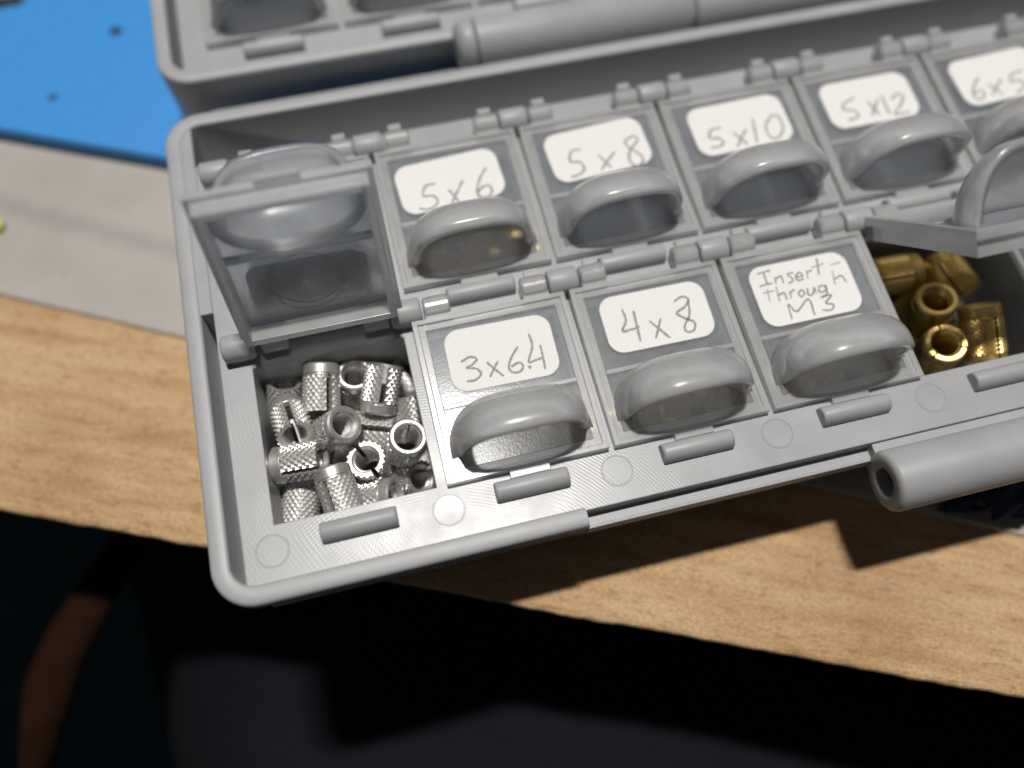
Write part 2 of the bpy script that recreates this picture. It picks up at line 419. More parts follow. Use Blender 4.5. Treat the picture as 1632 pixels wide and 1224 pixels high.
# streak passes (-60.1, 68.7) and (-32.9, 53.2): its distance from the origin across its own direction
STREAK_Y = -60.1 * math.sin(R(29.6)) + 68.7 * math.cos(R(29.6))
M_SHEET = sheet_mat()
LABELS = {
 '5x6': ((9.88, 15.26), 14.67, 7.97, 3.0, [
   [(-2.0,0.1),(-3.46,0.06),(-4.15,-1.42),(-2.88,-1.71),(-2.42,-2.66),(-3.02,-3.41),(-4.2,-3.63),(-5.21,-3.19)],
   [(-0.53,-1.33),(-0.04,-2.59),(0.42,-3.83)],
   [(1.83,-0.3),(0.53,-2.0),(-0.66,-3.53)],
   [(5.46,0.77),(4.24,-0.61),(3.34,-2.24),(3.28,-3.53),(4.33,-3.9),(5.2,-3.25),(5.05,-2.16),(4.03,-2.25),(3.2,-2.95)]]),
 '5x8': ((10.59, 15.9), 14.61, 8.22, 3.4, [
   [(-2.31,0.65),(-3.76,0.67),(-4.45,-0.89),(-3.17,-1.38),(-2.88,-2.51),(-3.65,-3.25),(-5.23,-3.44)],
   [(-0.26,-0.93),(0.27,-2.18),(0.86,-3.44)],
   [(2.18,-1.05),(0.75,-2.2),(-0.67,-3.46)],
   [(4.12,0.29),(5.61,0.74),(6.03,-0.1),(4.41,-1.42),(3.75,-3.19),(4.49,-4.26),(5.66,-3.51),(5.35,-2.16),(4.38,-0.98),(4.12,0.29)]]),
 '4x8': ((10.63, 15.71), 14.32, 8.09, -0.6, [
   [(-4.19,1.95),(-4.11,0.33),(-4.97,-1.04),(-3.77,-1.08),(-2.61,-0.91)],
   [(-2.78,1.47),(-2.94,-0.83),(-3.09,-2.94)],
   [(-1.15,-0.4),(-0.21,-1.77),(0.82,-3.32)],
   [(0.42,-0.35),(-0.29,-1.65),(-1.03,-2.97)],
   [(2.83,1.58),(4.06,2.06),(4.8,1.49),(3.98,0.55),(2.7,-0.08),(3.53,-1.04),(4.58,-1.84),(4.17,-2.91),(3.22,-2.93),(3.16,-2.09),(4.26,-0.66),(4.72,1.33)]]),
 '3x6.4': ((10.72, 15.31), 13.88, 8.56, -1.1, [
   [(-5.32,-0.25),(-4.13,0.22),(-3.3,-0.21),(-3.95,-0.86),(-4.79,-1.16),(-3.58,-1.54),(-3.17,-2.35),(-4.02,-2.98),(-5.16,-2.96)],
   [(-2.15,-0.93),(-1.33,-2.06),(-0.43,-3.22)],
   [(-0.71,-1.08),(-1.47,-2.03),(-2.17,-3.04)],
   [(2.2,0.38),(1.1,-0.89),(0.47,-2.13),(0.73,-2.91),(1.71,-3.05),(2.26,-2.41),(1.84,-1.82),(0.75,-2.18)],
   [(2.86,-2.74),(3.06,-2.69),(3.26,-2.74)],
   [(3.95,1.86),(4.03,0.08),(3.09,-1.96),(4.0,-1.93),(5.12,-1.75)],
   [(5.04,-0.0),(5.02,-1.67),(4.92,-3.43)]]),
 'insert': ((10.22, 15.19), 13.93, 8.91, -0.1, [
   [(-5.62,3.47),(-4.63,3.57),(-3.65,3.64)],
   [(-4.66,3.5),(-4.73,2.5),(-4.77,1.68)],
   [(-5.92,1.65),(-4.95,1.72),(-3.99,1.75)],
   [(-3.42,2.54),(-3.58,1.53)],
   [(-3.42,2.24),(-2.63,2.52),(-2.53,2.08),(-2.56,1.42)],
   [(-0.73,2.67),(-1.59,2.53),(-1.17,1.85),(-1.25,1.45),(-1.94,1.23)],
   [(-0.55,1.87),(0.3,1.89),(0.08,2.49),(-0.61,2.01),(-0.48,1.36),(0.39,1.45)],
   [(1.1,2.55),(0.92,1.32)],
   [(1.02,2.06),(1.41,2.35),(1.87,2.37)],
   [(3.15,4.0),(2.89,2.77),(2.52,1.5)],
   [(1.89,2.79),(3.79,2.99)],
   [(4.59,2.59),(6.1,2.67)],
   [(-5.02,1.03),(-5.31,-0.76)],
   [(-5.82,0.59),(-4.15,0.62)],
   [(-3.72,1.14),(-4.01,-0.98)],
   [(-3.89,-0.18),(-3.07,0.08),(-2.95,-0.4),(-3.0,-1.01)],
   [(-2.2,0.17),(-2.34,-0.95)],
   [(-2.25,-0.23),(-1.82,0.08),(-1.41,0.15)],
   [(-1.2,-0.48),(-0.58,-0.04),(-0.34,-0.59),(-0.93,-1.03),(-1.2,-0.48)],
   [(0.28,0.01),(0.09,-0.94),(0.68,-0.99),(1.3,-0.02)],
   [(1.28,-0.06),(1.16,-1.02)],
   [(2.77,-0.15),(1.94,-0.12),(1.71,-0.9),(2.56,-0.85),(2.81,-0.07),(2.62,-1.36),(1.79,-1.62)],
   [(4.55,1.75),(4.17,-0.3)],
   [(4.36,0.45),(5.39,0.8),(5.66,0.32),(5.77,-0.34)],
   [(-3.32,-3.86),(-3.04,-1.69),(-2.28,-2.93),(-0.15,-1.54),(-0.15,-3.99)],
   [(1.49,-1.72),(3.07,-1.67),(1.93,-2.6),(2.87,-3.06),(2.22,-3.73),(1.05,-3.46)]]),
 '5x10': ((11.06, 15.6), 14.58, 8.37, 1.3, [
   [(-2.85,0.11),(-4.42,0.07),(-5.11,-1.23),(-3.9,-1.53),(-3.4,-2.37),(-4.24,-2.91),(-5.6,-2.82)],
   [(-1.44,-1.09),(-0.76,-2.36),(-0.06,-3.54)],
   [(0.57,-0.96),(-0.57,-2.24),(-1.68,-3.55)],
   [(2.16,0.57),(1.78,-1.47),(1.37,-3.56)],
   [(5.03,0.38),(3.65,-1.09),(3.55,-3.1),(4.61,-3.53),(5.96,-2.09),(6.04,0.04),(4.98,0.43)]]),
 '5x12': ((10.52, 15.69), 14.03, 8.11, 0.2, [
   [(-1.99,0.91),(-3.97,0.13),(-4.45,-0.85),(-2.93,-1.37),(-2.74,-2.45),(-4.56,-2.81)],
   [(-0.37,-0.25),(0.06,-1.53),(0.52,-2.89)],
   [(1.46,-0.01),(0.33,-1.42),(-0.76,-2.82)],
   [(2.08,0.38),(2.04,-1.37),(2.04,-3.16)],
   [(3.31,-0.65),(4.6,0.16),(5.2,-0.64),(4.2,-1.95),(2.76,-3.19),(3.94,-3.33),(5.21,-3.36)]]),
 '6x5': ((10.76, 15.68), 14.25, 8.43, 2.6, [
   [(-3.21,0.57),(-5.05,-1.3),(-5.44,-2.77),(-4.57,-3.27),(-3.68,-2.44),(-4.12,-1.78),(-5.55,-2.2)],
   [(-2.36,-1.03),(-1.67,-2.22),(-0.93,-3.37)],
   [(0.07,-0.64),(-1.35,-1.85),(-2.77,-3.09)],
   [(4.17,-0.05),(2.15,-0.29),(1.3,-1.43),(2.84,-1.67),(2.84,-2.9),(1.06,-3.68)]]),
}
SILVER = [
  ((-12.75, 17.78, -4.4), (0.191, 0.947, 0.259)),
  ((-8.59, 18.7, -7.4), (0.112, 0.046, 0.993)),
  ((-5.31, 15.91, -4.4), (-0.365, -0.804, -0.469)),
  ((-3.46, 18.67, -10.45), (0.4, -0.69, -0.603)),
  ((-18.12, 18.56, -8.16), (-0.198, -0.567, -0.8)),
  ((-17.23, 14.04, -4.4), (-0.171, 0.862, -0.478)),
  ((-12.11, 11.75, -4.4), (0.563, -0.171, 0.809)),
  ((-7.86, 11.59, -7.58), (-0.938, 0.342, -0.054)),
  ((-3.56, 7.75, -4.4), (0.167, -0.076, 0.983)),
  ((-17.05, 8.49, -4.4), (-0.967, 0.132, -0.218)),
  ((-13.11, 8.77, -9.61), (0.289, 0.069, 0.955)),
  ((-8.6, 6.98, -7.72), (0.092, 0.002, -0.996)),
  ((-18.14, 5.11, -8.87), (0.265, 0.951, 0.158)),
  ((-12.87, 3.46, -4.4), (-0.14, 0.978, 0.155)),
  ((-4.49, 4.99, -10.96), (-0.62, 0.265, -0.738)),
  ((-3.25, 13.34, -9.27), (-0.092, -0.785, -0.613)),
  ((-8.93, 2.67, -7.86), (0.893, -0.204, 0.4)),
  ((-11.68, 18.71, -14.09), (0.608, 0.774, 0.177)),
  ((-12.5, 12.18, -14.22), (0.466, -0.884, -0.036)),
  ((-9.69, 2.67, -14.21), (0.02, -1.0, 0.015)),
  ((-13.49, 15.33, -9.58), (-0.327, 0.945, -0.019)),
  ((-18.07, 12.83, -14.16), (0.288, 0.953, -0.095)),
  ((-6.26, 9.41, -14.08), (-0.978, 0.093, 0.189)),
  ((-3.33, 14.25, -14.17), (-0.963, -0.253, -0.089)),
  ((-18.15, 18.71, -14.11), (-0.984, -0.098, -0.152)),
  ((-8.39, 16.01, -12.37), (-0.749, -0.641, 0.165))]
BRASS = [
  ((70.45, 9.7, -4.4), (-0.209, 0.131, 0.969)),
  ((76.87, 15.65, -6.02), (-0.372, 0.9, 0.226)),
  ((76.11, 5.4, -4.4), (0.029, 0.887, 0.46)),
  ((69.22, 4.2, -5.05), (0.211, 0.046, -0.976)),
  ((67.36, 16.59, -4.4), (0.999, -0.047, 0.011)),
  ((71.18, 13.65, -9.01), (0.521, 0.38, 0.764)),
  ((80.06, 18.36, -13.82), (-0.992, -0.094, -0.085)),
  ((67.13, 8.75, -12.55), (-0.825, 0.536, -0.179)),
  ((66.45, 18.26, -13.79), (-0.574, -0.812, -0.106)),
  ((73.45, 18.05, -11.03), (0.791, -0.596, 0.136))]
# ---------------------------------------------------------------- table, sheet, mat, things below
ZB = -16.0       # underside of the boxes
Z_SHEET = -19.0
Z_WOOD = -19.6

def edge_slab(name, p, q, out_n, depth, z0, z1, mat, rough_amp, step, parent=None, extend=400, round_=0.0, under=0.0):
    """a big flat slab whose one visible edge runs through p and q; the edge wanders by rough_amp"""
    p = Vector(p); q = Vector(q); d = (q-p).normalized(); n = Vector((-d.y, d.x))
    if n.dot(Vector(out_n)) < 0: n = -n
    a = p - d*extend; length = (q-p).length + 2*extend
    k = int(length/step)
    prof = [(-under, z0), (0.0, z1-round_), (-round_*0.3, z1-round_*0.3), (-round_, z1), (-depth, z1)] if round_ else [(0.0, z0), (0.0, z1), (-depth, z1)]
    verts = []; faces = []
    for i in range(k+1):
        t = length*i/k
        w = rough_amp*(mnoise.noise(Vector((t*0.05, 3.1, 0)))*1.2 + mnoise.noise(Vector((t*0.35, 7.7, 0)))*0.5 + mnoise.noise(Vector((t*1.1, 1.7, 0)))*0.25)
        for (o, z) in prof:
            b = a + d*t + n*(o + (w if o > -depth+1 else 0))
            verts.append((b.x, b.y, z))
    m = len(prof)
    for i in range(k):
        for j in range(m-1):
            faces.append((i*m+j, (i+1)*m+j, (i+1)*m+j+1, i*m+j+1))
        faces.append((i*m, i*m+m-1, (i+1)*m+m-1, (i+1)*m))
    o = mesh_obj(name, verts, faces, mat, parent)
    recalc(o.data)
    return o

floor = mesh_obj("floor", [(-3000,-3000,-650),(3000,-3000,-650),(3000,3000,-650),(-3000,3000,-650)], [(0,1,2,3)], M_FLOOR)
tag(floor, kind="structure")
table = edge_slab("table_top", (-33.9, 4.8), (68.5, -40.5), (0, -1), 600, Z_WOOD-22, Z_WOOD, M_WOOD, 0.35, 0.8, round_=0.6, under=16.0)
tag(table, "raw sawn pale wooden table top with a rough edge, under the sheet and boxes", "table")
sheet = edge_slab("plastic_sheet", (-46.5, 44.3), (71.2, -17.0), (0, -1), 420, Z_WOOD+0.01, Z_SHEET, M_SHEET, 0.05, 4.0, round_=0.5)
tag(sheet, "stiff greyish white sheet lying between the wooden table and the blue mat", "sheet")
mat_ = edge_slab("silicone_mat", (-58.5, 81.4), (-32.7, 69.5), (0, -1), 330, Z_SHEET+0.01, ZB-0.01, M_MAT, 0.12, 2.0, round_=0.4)
tag(mat_, "bright blue silicone mat lying on the whitish sheet under the grey boxes", "mat")

def lump(name, loc, rx, ry, rz, seed, amp, mat, n=2, freq=0.3):
    bm = bmesh.new()
    bmesh.ops.create_icosphere(bm, subdivisions=n, radius=1.0)
    for v in bm.verts:
        s = 1 + amp*mnoise.noise(v.co*freq*6 + Vector((seed, seed*2, 0))) + 0.5*amp*mnoise.noise(v.co*freq*15 + Vector((seed, 0, 9)))
        v.co = Vector((v.co.x*rx*s, v.co.y*ry*s, max(v.co.z*rz*s, -rz*0.55)))*MM
    me = bpy.data.meshes.new(name); bm.to_mesh(me); bm.free()
    me.materials.append(mat)
    for p in me.polygons: p.use_smooth = True
    return link(name, me, None, loc)

tag(lump("crumpled_rag", (81.5, -12.9, Z_SHEET+1.9), 10.5, 5.2, 3.4, 3, 0.5, M_FUZZ, 5, 0.45), "crumpled dark blue rag lying on the whitish sheet below the thick tube", "rag")
tag(lump("plastic_crumb", (-60.2, 64.2, Z_SHEET+0.4), 0.9, 1.3, 0.7, 5, 0.5, M_CRUMB, 3), "tiny yellow green crumb lying on the whitish sheet", "crumb")
for (x, y, a, b, lab) in ((-38.7, 98.9, 1.1, 0.9, "round black speck stuck on the blue mat beside the rear box"),
                          (-49.8, 86.3, 0.8, 0.5, "faint dark smear on the blue mat close to its edge"),
                          (-57.1, 110.0, 3.4, 1.3, "larger black blot on the blue mat far from its edge")):
    tag(lump("mat_speck", (x, y, ZB+0.05), a, b, 0.14, x, 0.4, M_BLACK, 3), lab, "speck")

# cloth: a soft folded surface below the table edge
def cloth():
    nx, ny = 110, 90
    verts = []; faces = []
    for j in range(ny+1):
        for i in range(nx+1):
            x = -70 + 260*i/nx; y = -150 + 240*j/ny
            u = x*0.86 - y*0.5; w = x*0.5 + y*0.86
            z = -66 - 0.0009*(x-15)**2 - 0.10*max(0, x-40)
            z += 5.0*math.sin(w*0.075 + 0.9*mnoise.noise(Vector((u*0.012, w*0.012, 2)))*2.2)
            z += 6*mnoise.noise(Vector((u*0.012, w*0.035, 5))) + 1.2*mnoise.noise(Vector((u*0.05, w*0.12, 8)))
            edge = max(0.0, -42 - x - 0.35*y)      # the cloth falls away on one side
            z -= 0.03*edge*edge
            verts.append((x, y, z))
    for j in range(ny):
        for i in range(nx):
            a = j*(nx+1)+i
            faces.append((a, a+1, a+nx+2, a+nx+1))
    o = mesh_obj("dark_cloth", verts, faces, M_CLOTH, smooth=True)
    s = o.modifiers.new("thick", 'SOLIDIFY'); s.thickness = 1.2*MM; s.offset = -1
    return o
tag(cloth(), "dark navy cloth with soft folds hanging in shadow below the table edge", "cloth")

def strap():
    pts = [(-56, 24, -58), (-60.5, 15.5, -56), (-66, 7.4, -55), (-70.5, -0.3, -55), (-73.5, -8.4, -57), (-77, -16, -61)]
    wid = [3.5, 5.5, 6, 5.2, 4, 2.6]
    verts = []; faces = []; n = 40; m = 10
    for i in range(n+1):
        t = i/n*(len(pts)-1); k = min(int(t), len(pts)-2); f = t-k; f = f*f*(3-2*f)
        c = Vector(pts[k]).lerp(Vector(pts[k+1]), f); w = wid[k]*(1-f)+wid[k+1]*f
        for j in range(m):
            a = 2*math.pi*j/m
            verts.append((c.x + w*math.cos(a), c.y + 0.2*w*math.cos(a), c.z + 2.5*math.sin(a)))
    for i in range(n):
        for j in range(m):
            faces.append((i*m+j, i*m+(j+1) % m, (i+1)*m+(j+1) % m, (i+1)*m+j))
    faces.append(tuple(range(m))); faces.append(tuple(n*m+j for j in reversed(range(m))))
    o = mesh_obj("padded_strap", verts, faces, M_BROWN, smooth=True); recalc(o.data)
    return o
tag(strap(), "dim brown curved band beside the dark cloth below the table", "band")

# ---------------------------------------------------------------- storage boxes
PITCH = 21.0
ROW = 27.4
HINGE = 23.6          # hinge axis behind the front edge of a lid
ZDECK = -1.2
ZCELL = -14.3
COLS = range(-1, 6)

def rim_wall(name, parent, x0, x1, y0, y1, rad, w, zlo, zhi, start, end, mat, taper=3.6):
    """upright wall swept along a rounded rectangle from a point on the front (start) round the back to a point on the front (end)"""
    path = []
    def arc(cx, cy, a0, a1, k=10):
        for i in range(k+1):
            a = R(a0 + (a1-a0)*i/k)
            path.append((cx, cy, math.cos(a), math.sin(a)))
    path.append((start, y0+rad, 0, -1))
    for t in range(1, 6):
        path.append((start + (x0+rad-start)*t/6, y0+rad, 0, -1))
    arc(x0+rad, y0+rad, 270, 180)
    for t in range(1, 8): path.append((x0+rad, y0+rad + (y1-y0-2*rad)*t/8, -1, 0))
    arc(x0+rad, y1-rad, 180, 90)
    for t in range(1, 8): path.append((x0+rad + (x1-x0-2*rad)*t/8, y1-rad, 0, 1))
    arc(x1-rad, y1-rad, 90, 0)
    arc(x1-rad, y0+rad, 0, -90)
    path.append((end, y0+rad, 0, -1))
    # profile: (offset from outer face, z)
    prof = [(taper+0.6, zlo), (taper, zlo+0.8), (0.0, zhi-1.6), (0.0, zhi-0.75), (0.06, zhi-0.42), (0.24, zhi-0.17), (0.52, zhi-0.07), (1.1, zhi), (w-0.35, zhi), (w-0.1, zhi-0.1), (w, zhi-0.35), (w, zlo+5), (w+taper+0.4, zlo)]
    verts = []; faces = []
    for (cx, cy, nx, ny) in path:
        for (o, z) in prof:
            verts.append((cx + nx*(rad-o), cy + ny*(rad-o), z))
    m = len(prof); n = len(path)
    for i in range(n-1):
        for j in range(m):
            faces.append((i*m+j, (i+1)*m+j, (i+1)*m+(j+1) % m, i*m+(j+1) % m))
    faces.append(tuple(range(m))); faces.append(tuple((n-1)*m+j for j in reversed(range(m))))
    o = mesh_obj(name, verts, faces, mat, parent); recalc(o.data)
    for p in o.data.polygons: p.use_smooth = True
    o.modifiers.new("split", 'EDGE_SPLIT').split_angle = R(48)
    return o

def make_bump_mesh():
    # long rounded catch with a flat base and rounded top
    prof = [(-1.25, 0), (-1.2, 0.75), (-0.95, 1.35), (-0.5, 1.72), (0.0, 1.82), (0.5, 1.72), (0.95, 1.35), (1.2, 0.75), (1.25, 0)]
    xs = [(-4.55, 0.86), (-4.4, 0.96), (-4.2, 1.0), (4.2, 1.0), (4.4, 0.96), (4.55, 0.86)]
    v = []; f = []
    for (x, s) in xs:
        for (y, z) in prof:
            v.append((x, y*(0.5+0.5*s), z*s))
    m = len(prof)
    for i in range(len(xs)-1):
        for j in range(m-1):
            f.append((i*m+j, i*m+j+1, (i+1)*m+j+1, (i+1)*m+j))
    f.append(tuple(range(m))); f.append(tuple((len(xs)-1)*m+j for j in reversed(range(m))))
    me = bpy.data.meshes.new("latch_bump")
    me.from_pydata([(a*MM, b*MM, c*MM) for a, b, c in v], [], f)
    me.materials.append(M_GREY); recalc(me)
    for p in me.polygons: p.use_smooth = len(p.vertices) == 4
    return me
BUMP = make_bump_mesh()

def make_post_mesh():
    mb = MB()
    mb.rings_x([(-2.05, 1.35), (-1.9, 1.66), (-1.7, 1.75), (1.7, 1.75), (1.9, 1.66), (2.05, 1.35)], 0, 0, 28)
    mb.box(-1.5, 1.5, -1.5, 1.45, -1.7, -0.3)
    o = mb.build("hinge_post", M_GREY)
    me = o.data; bpy.data.objects.remove(o)
    for p in me.polygons: p.use_smooth = len(p.vertices) == 4
    return me
POST = make_post_mesh()

def make_ejector_mesh():
    mb = MB(); n = 36; v = []; f = []
    prof = [(2.02, 0.0), (1.98, 0.05), (1.90, 0.05), (1.86, -0.02), (1.80, 0.03), (0.0, 0.03)]
    for (r, z) in prof[:-1]:
        for i in range(n):
            a = 2*math.pi*i/n; v.append((r*math.cos(a), r*math.sin(a), z))
    for k in range(len(prof)-2):
        for i in range(n):
            j = (i+1) % n; f.append((k*n+i, k*n+j, (k+1)*n+j, (k+1)*n+i))
    f.append(tuple((len(prof)-2)*n+i for i in range(n)))
    me = bpy.data.meshes.new("ejector_mark"); me.from_pydata([(a*MM, b*MM, c*MM) for a, b, c in v], [], f)
    me.materials.append(M_DECK)
    return me
EJECT = make_ejector_mesh()

def tray_block(parent, y_front, y_back, rows, trench):
    """the moulded inner block with open square pockets, side groove and rear trench"""
    xg0, xg1 = -26.3, -24.5
    xs = [xg0, xg1]
    for i in COLS:
        xs += [i*PITCH+0.5, i*PITCH+20.0]
    xs += [130.4, 132.3]
    ys = [y_front-0.4, y_front]
    lip_y = 30.0
    marks = []
    for r in range(rows):
        y = r*ROW
        ys += [y+0.3, y+21.0]
        marks += [(y+0.3, y+21.0)]
    if rows > 1: ys.append(lip_y)
    ys += [trench, y_back+0.4]
    ys = sorted(set(round(v, 3) for v in ys))
    front_in = lambda ym: ym > y_front and ym < trench
    top = []; bot = []
    for a in range(len(xs)-1):
        xm = (xs[a]+xs[a+1])/2; col = []; colb = []
        for b in range(len(ys)-1):
            ym = (ys[b]+ys[b+1])/2
            h = ZDECK
            if ym > trench: h = -13.0
            incell = any(i*PITCH+0.5 < xm < i*PITCH+20.0 for i in COLS) and any(l < ym < u for l, u in marks)
            if incell: h = ZCELL
            if xm < xg1 or xm > 130.4:
                h = -8.0 if ym > y_front else ZDECK
                if rows > 1 and ym > lip_y: h = -0.95
            col.append(h); colb.append(-15.6 if (xg1 < xm < 130.4 and front_in(ym)) else (-14.0 if xg1 < xm < 130.4 else -9.5))
        top.append(col); bot.append(colb)
    v, f = lattice(xs, ys, top, bot)
    o = mesh_obj("tray", v, f, M_DECK, parent); recalc(o.data)
    bevel(o, 0.22, 2, 50)
    return o

def knuckle_mesh():
    mb = MB()
    mb.rings_x([(-1.75, 1.1), (-1.6, 1.42), (-1.45, 1.5), (1.45, 1.5), (1.6, 1.42), (1.75, 1.1)], 0, 0, 24)
    mb.box(-1.7, 1.7, -2.1, 0.0, -0.5, 0.62)
    mb.box(-0.9, 0.9, 1.15, 2.1, 0.1, 1.15)
    o = mb.build("hinge_knuckle", M_FROST)
    me = o.data; bpy.data.objects.remove(o)
    return me
KNUCKLE = knuckle_mesh()

ZT = 0.65
def lid_frame_mesh():
    # local: x over the compartment, y = 0 at hinge axis (front at -HINGE), z = 0 at hinge axis
    F = -HINGE
    xs = [0.35, 1.05, 1.95, 8.0, 13.0, 19.05, 19.95, 20.65]
    ys = [F-0.9, F, F+0.7, F+1.6, F+9.3, F+9.9, F+20.3, F+21.2, F+21.9]
    top = [[None]*(len(ys)-1) for _ in range(len(xs)-1)]
    bot = [[-0.55]*(len(ys)-1) for _ in range(len(xs)-1)]
    for i in range(7):
        for j in range(8):
            if j == 0:
                if i == 3: top[i][j] = 0.25
                continue
            if i in (0, 6) or j in (1, 7): top[i][j] = ZT
            elif i in (1, 5) or j in (2, 6):
                top[i][j] = ZT-0.28; bot[i][j] = -2.7
            elif j == 4: top[i][j] = 0.5
    v, f = lattice(xs, ys, top, bot)
    o = mesh_obj("lid", v, f, M_FROST); recalc(o.data)
    bevel(o, 0.14, 2, 50)
    return o
LID0 = lid_frame_mesh()
LID_MESH = LID0.data
bpy.data.objects.remove(LID0)

def sgn_pow(c, p):
    return math.copysign(abs(c)**p, c)

def hood_point(t, ph, k=1.0):
    """finger hood: quarter dome open to the front; t runs over the arch, ph from the lid (0) to the open rim"""
    a = 8.9 - 1.0*(ph/R(98))
    cx = sgn_pow(math.cos(t), 0.66); s = abs(math.sin(t))**0.74
    y0 = -HINGE + 3.0
    return (10.5 + k*a*cx, y0 + k*6.5*s*math.cos(ph), 0.42 + k*9.0*s*math.sin(ph))

def hood_mesh():
    nt_, np_ = 30, 9
    verts = []; faces = []
    for sh in (1.0, 0.89):
        for j in range(np_+1):
            ph = R(98)*j/np_
            for i in range(nt_+1):
                x, y, z = hood_point(math.pi*i/nt_, ph, sh)
                verts.append((x, y, z - (0.0 if sh == 1.0 else 0.0)))
    n = nt_+1; off = (np_+1)*n
    for j in range(np_):
        for i in range(nt_):
            q = (j*n+i, j*n+i+1, (j+1)*n+i+1, (j+1)*n+i)
            faces.append(q); faces.append(tuple(off+k for k in reversed(q)))
    for i in range(nt_):
        faces.append((np_*n+i, np_*n+i+1, off+np_*n+i+1, off+np_*n+i))       # rim
        faces.append((i, off+i, off+i+1, i+1))                               # foot
    me = bpy.data.meshes.new("handle")
    me.from_pydata([(a*MM, b*MM, c*MM) for a, b, c in verts], [], faces)
    me.materials.append(M_HANDLE); recalc(me)
    for p in me.polygons: p.use_smooth = True
    return me
HOOD = hood_mesh()

def slab_mesh(name, x0, x1, y0, y1, z0, z1, mat):
    mb = MB(); mb.box(x0, x1, y0, y1, z0, z1)
    o = mb.build(name, mat); me = o.data; bpy.data.objects.remove(o); return me
PANE = slab_mesh("window_pane", 1.97, 19.03, -HINGE+9.92, -HINGE+20.28, -0.35, 0.22, M_CLEAR)

GRIP = slab_mesh("grip_panel", 1.97, 19.03, -HINGE+1.62, -HINGE+9.28, -0.35, 0.40, M_CLEAR)

def ring_mesh(name, r, tr, mat, n=48, m=6):
    v = []; f = []
    for i in range(n):
        a = 2*math.pi*i/n
        for j in range(m):
            q = 2*math.pi*j/m; v.append(((r+tr*math.cos(q))*math.cos(a), (r+tr*math.cos(q))*math.sin(a), tr*math.sin(q)))
    for i in range(n):
        for j in range(m):
            f.append((i*m+j, ((i+1) % n)*m+j, ((i+1) % n)*m+(j+1) % m, i*m+(j+1) % m))
    me = bpy.data.meshes.new(name); me.from_pydata([(p*MM, q*MM, s*MM) for p, q, s in v], [], f)
    me.materials.append(mat); recalc(me)
    for p in me.polygons: p.use_smooth = True
    return me
MARK_BIG = ring_mesh("mould_ring", 4.4, 0.07, M_FROST)
MARK_SMALL = ring_mesh("mould_ring", 0.75, 0.07, M_FROST, 24)

def catmull(pts, k=6):
    if len(pts) < 3:
        return [Vector(p) for p in pts]
    P = [Vector(p) for p in pts]; P = [P[0]*2-P[1]] + P + [P[-1]*2-P[-2]]
    out = []
    for i in range(1, len(P)-2):
        for s in range(k):
            t = s/k; a, b, c, d = P[i-1], P[i], P[i+1], P[i+2]
            out.append(0.5*((2*b) + (c-a)*t + (2*a-5*b+4*c-d)*t*t + (3*b-a-3*c+d)*t*t*t))
    out.append(P[-2]); return out

def label_mesh(spec, seed):
    (cx, cyy), w, h, rot, strokes = spec
    rnd = random.Random(seed)
    v = []; f = []; fm = []
    rad = 2.0; per = []
    for (qx, qy, a0) in ((w/2-rad, h/2-rad, 0), (-w/2+rad, h/2-rad, 90), (-w/2+rad, -h/2+rad, 180), (w/2-rad, -h/2+rad, 270)):
        for i in range(9):
            a = R(a0+90*i/8); per.append((qx+rad*math.cos(a), qy+rad*math.sin(a)))
    n = len(per); z0, z1 = 0.23, 0.34
    v += [(x, y, z1) for x, y in per] + [(x, y, z0) for x, y in per]
    f.append(tuple(range(n))); fm.append(0)
    f.append(tuple(n+i for i in reversed(range(n)))); fm.append(0)
    for i in range(n):
        j = (i+1) % n; f.append((i, n+i, n+j, j)); fm.append(0)
    for si, s in enumerate(strokes):
        pts = catmull(s); wd = (0.155 if len(strokes) < 20 else 0.125)
        b = len(v); zz = z1+0.012+0.002*(si % 4)
        for i, p in enumerate(pts):
            d = (pts[min(i+1, len(pts)-1)] - pts[max(i-1, 0)])
            d = d.normalized() if d.length > 1e-9 else Vector((1, 0))
            nn = Vector((-d.y, d.x)); e = wd*(0.75+0.5*rnd.random())*(0.7 if i in (0, len(pts)-1) else 1)*(1.5 if (pts[0]-pts[-1]).length < 0.5 and len(s) == 3 else 1)
            v.append((p.x+nn.x*e, p.y+nn.y*e, zz)); v.append((p.x-nn.x*e, p.y-nn.y*e, zz))
        for i in range(len(pts)-1):
            f.append((b+2*i, b+2*i+1, b+2*i+3, b+2*i+2)); fm.append(1)
    c, s_ = math.cos(R(rot)), math.sin(R(rot))
    v = [(cx + x*c - y*s_, -HINGE + cyy + x*s_ + y*c, z) for x, y, z in v]
    me = bpy.data.meshes.new("paper_label"); me.from_pydata([(a*MM, b*MM, q*MM) for a, b, q in v], [], f)
    me.materials.append(M_PAPER); me.materials.append(M_PENCIL)
    for p, i in zip(me.polygons, fm): p.material_index = i
    return me

CLOSED = math.asin((0.3+ZT)/HINGE)
def add_lid(box, col, row, open_deg=None, label=None, label_text=None, text=None):
    lid = link("lid", LID_MESH, box, (col*PITCH, row*ROW+HINGE, 0.3))
    bevel(lid, 0.14, 2, 50)
    lid.rotation_euler = (CLOSED if open_deg is None else -R(open_deg), 0, 0)
    link("window_pane", PANE, lid)
    link("grip_panel", GRIP, lid)
    link("handle", HOOD, lid)
    if open_deg is not None:
        link("mould_ring", MARK_BIG, lid, (10.2, -HINGE+14.6, -0.36))
        link("mould_ring", MARK_SMALL, lid, (17.0, -HINGE+12.4, -0.36))
    for x in (4.0, 17.0):
        link("hinge_knuckle", KNUCKLE, lid, (x, 0, 0))
    if label:
        o = link("paper_label", label_mesh(LABELS[label], hash(label) % 97 if False else len(label)*7+col), lid)
        if text: o["label"] = text
    if label_text: lid["label"] = label_text
    return lid

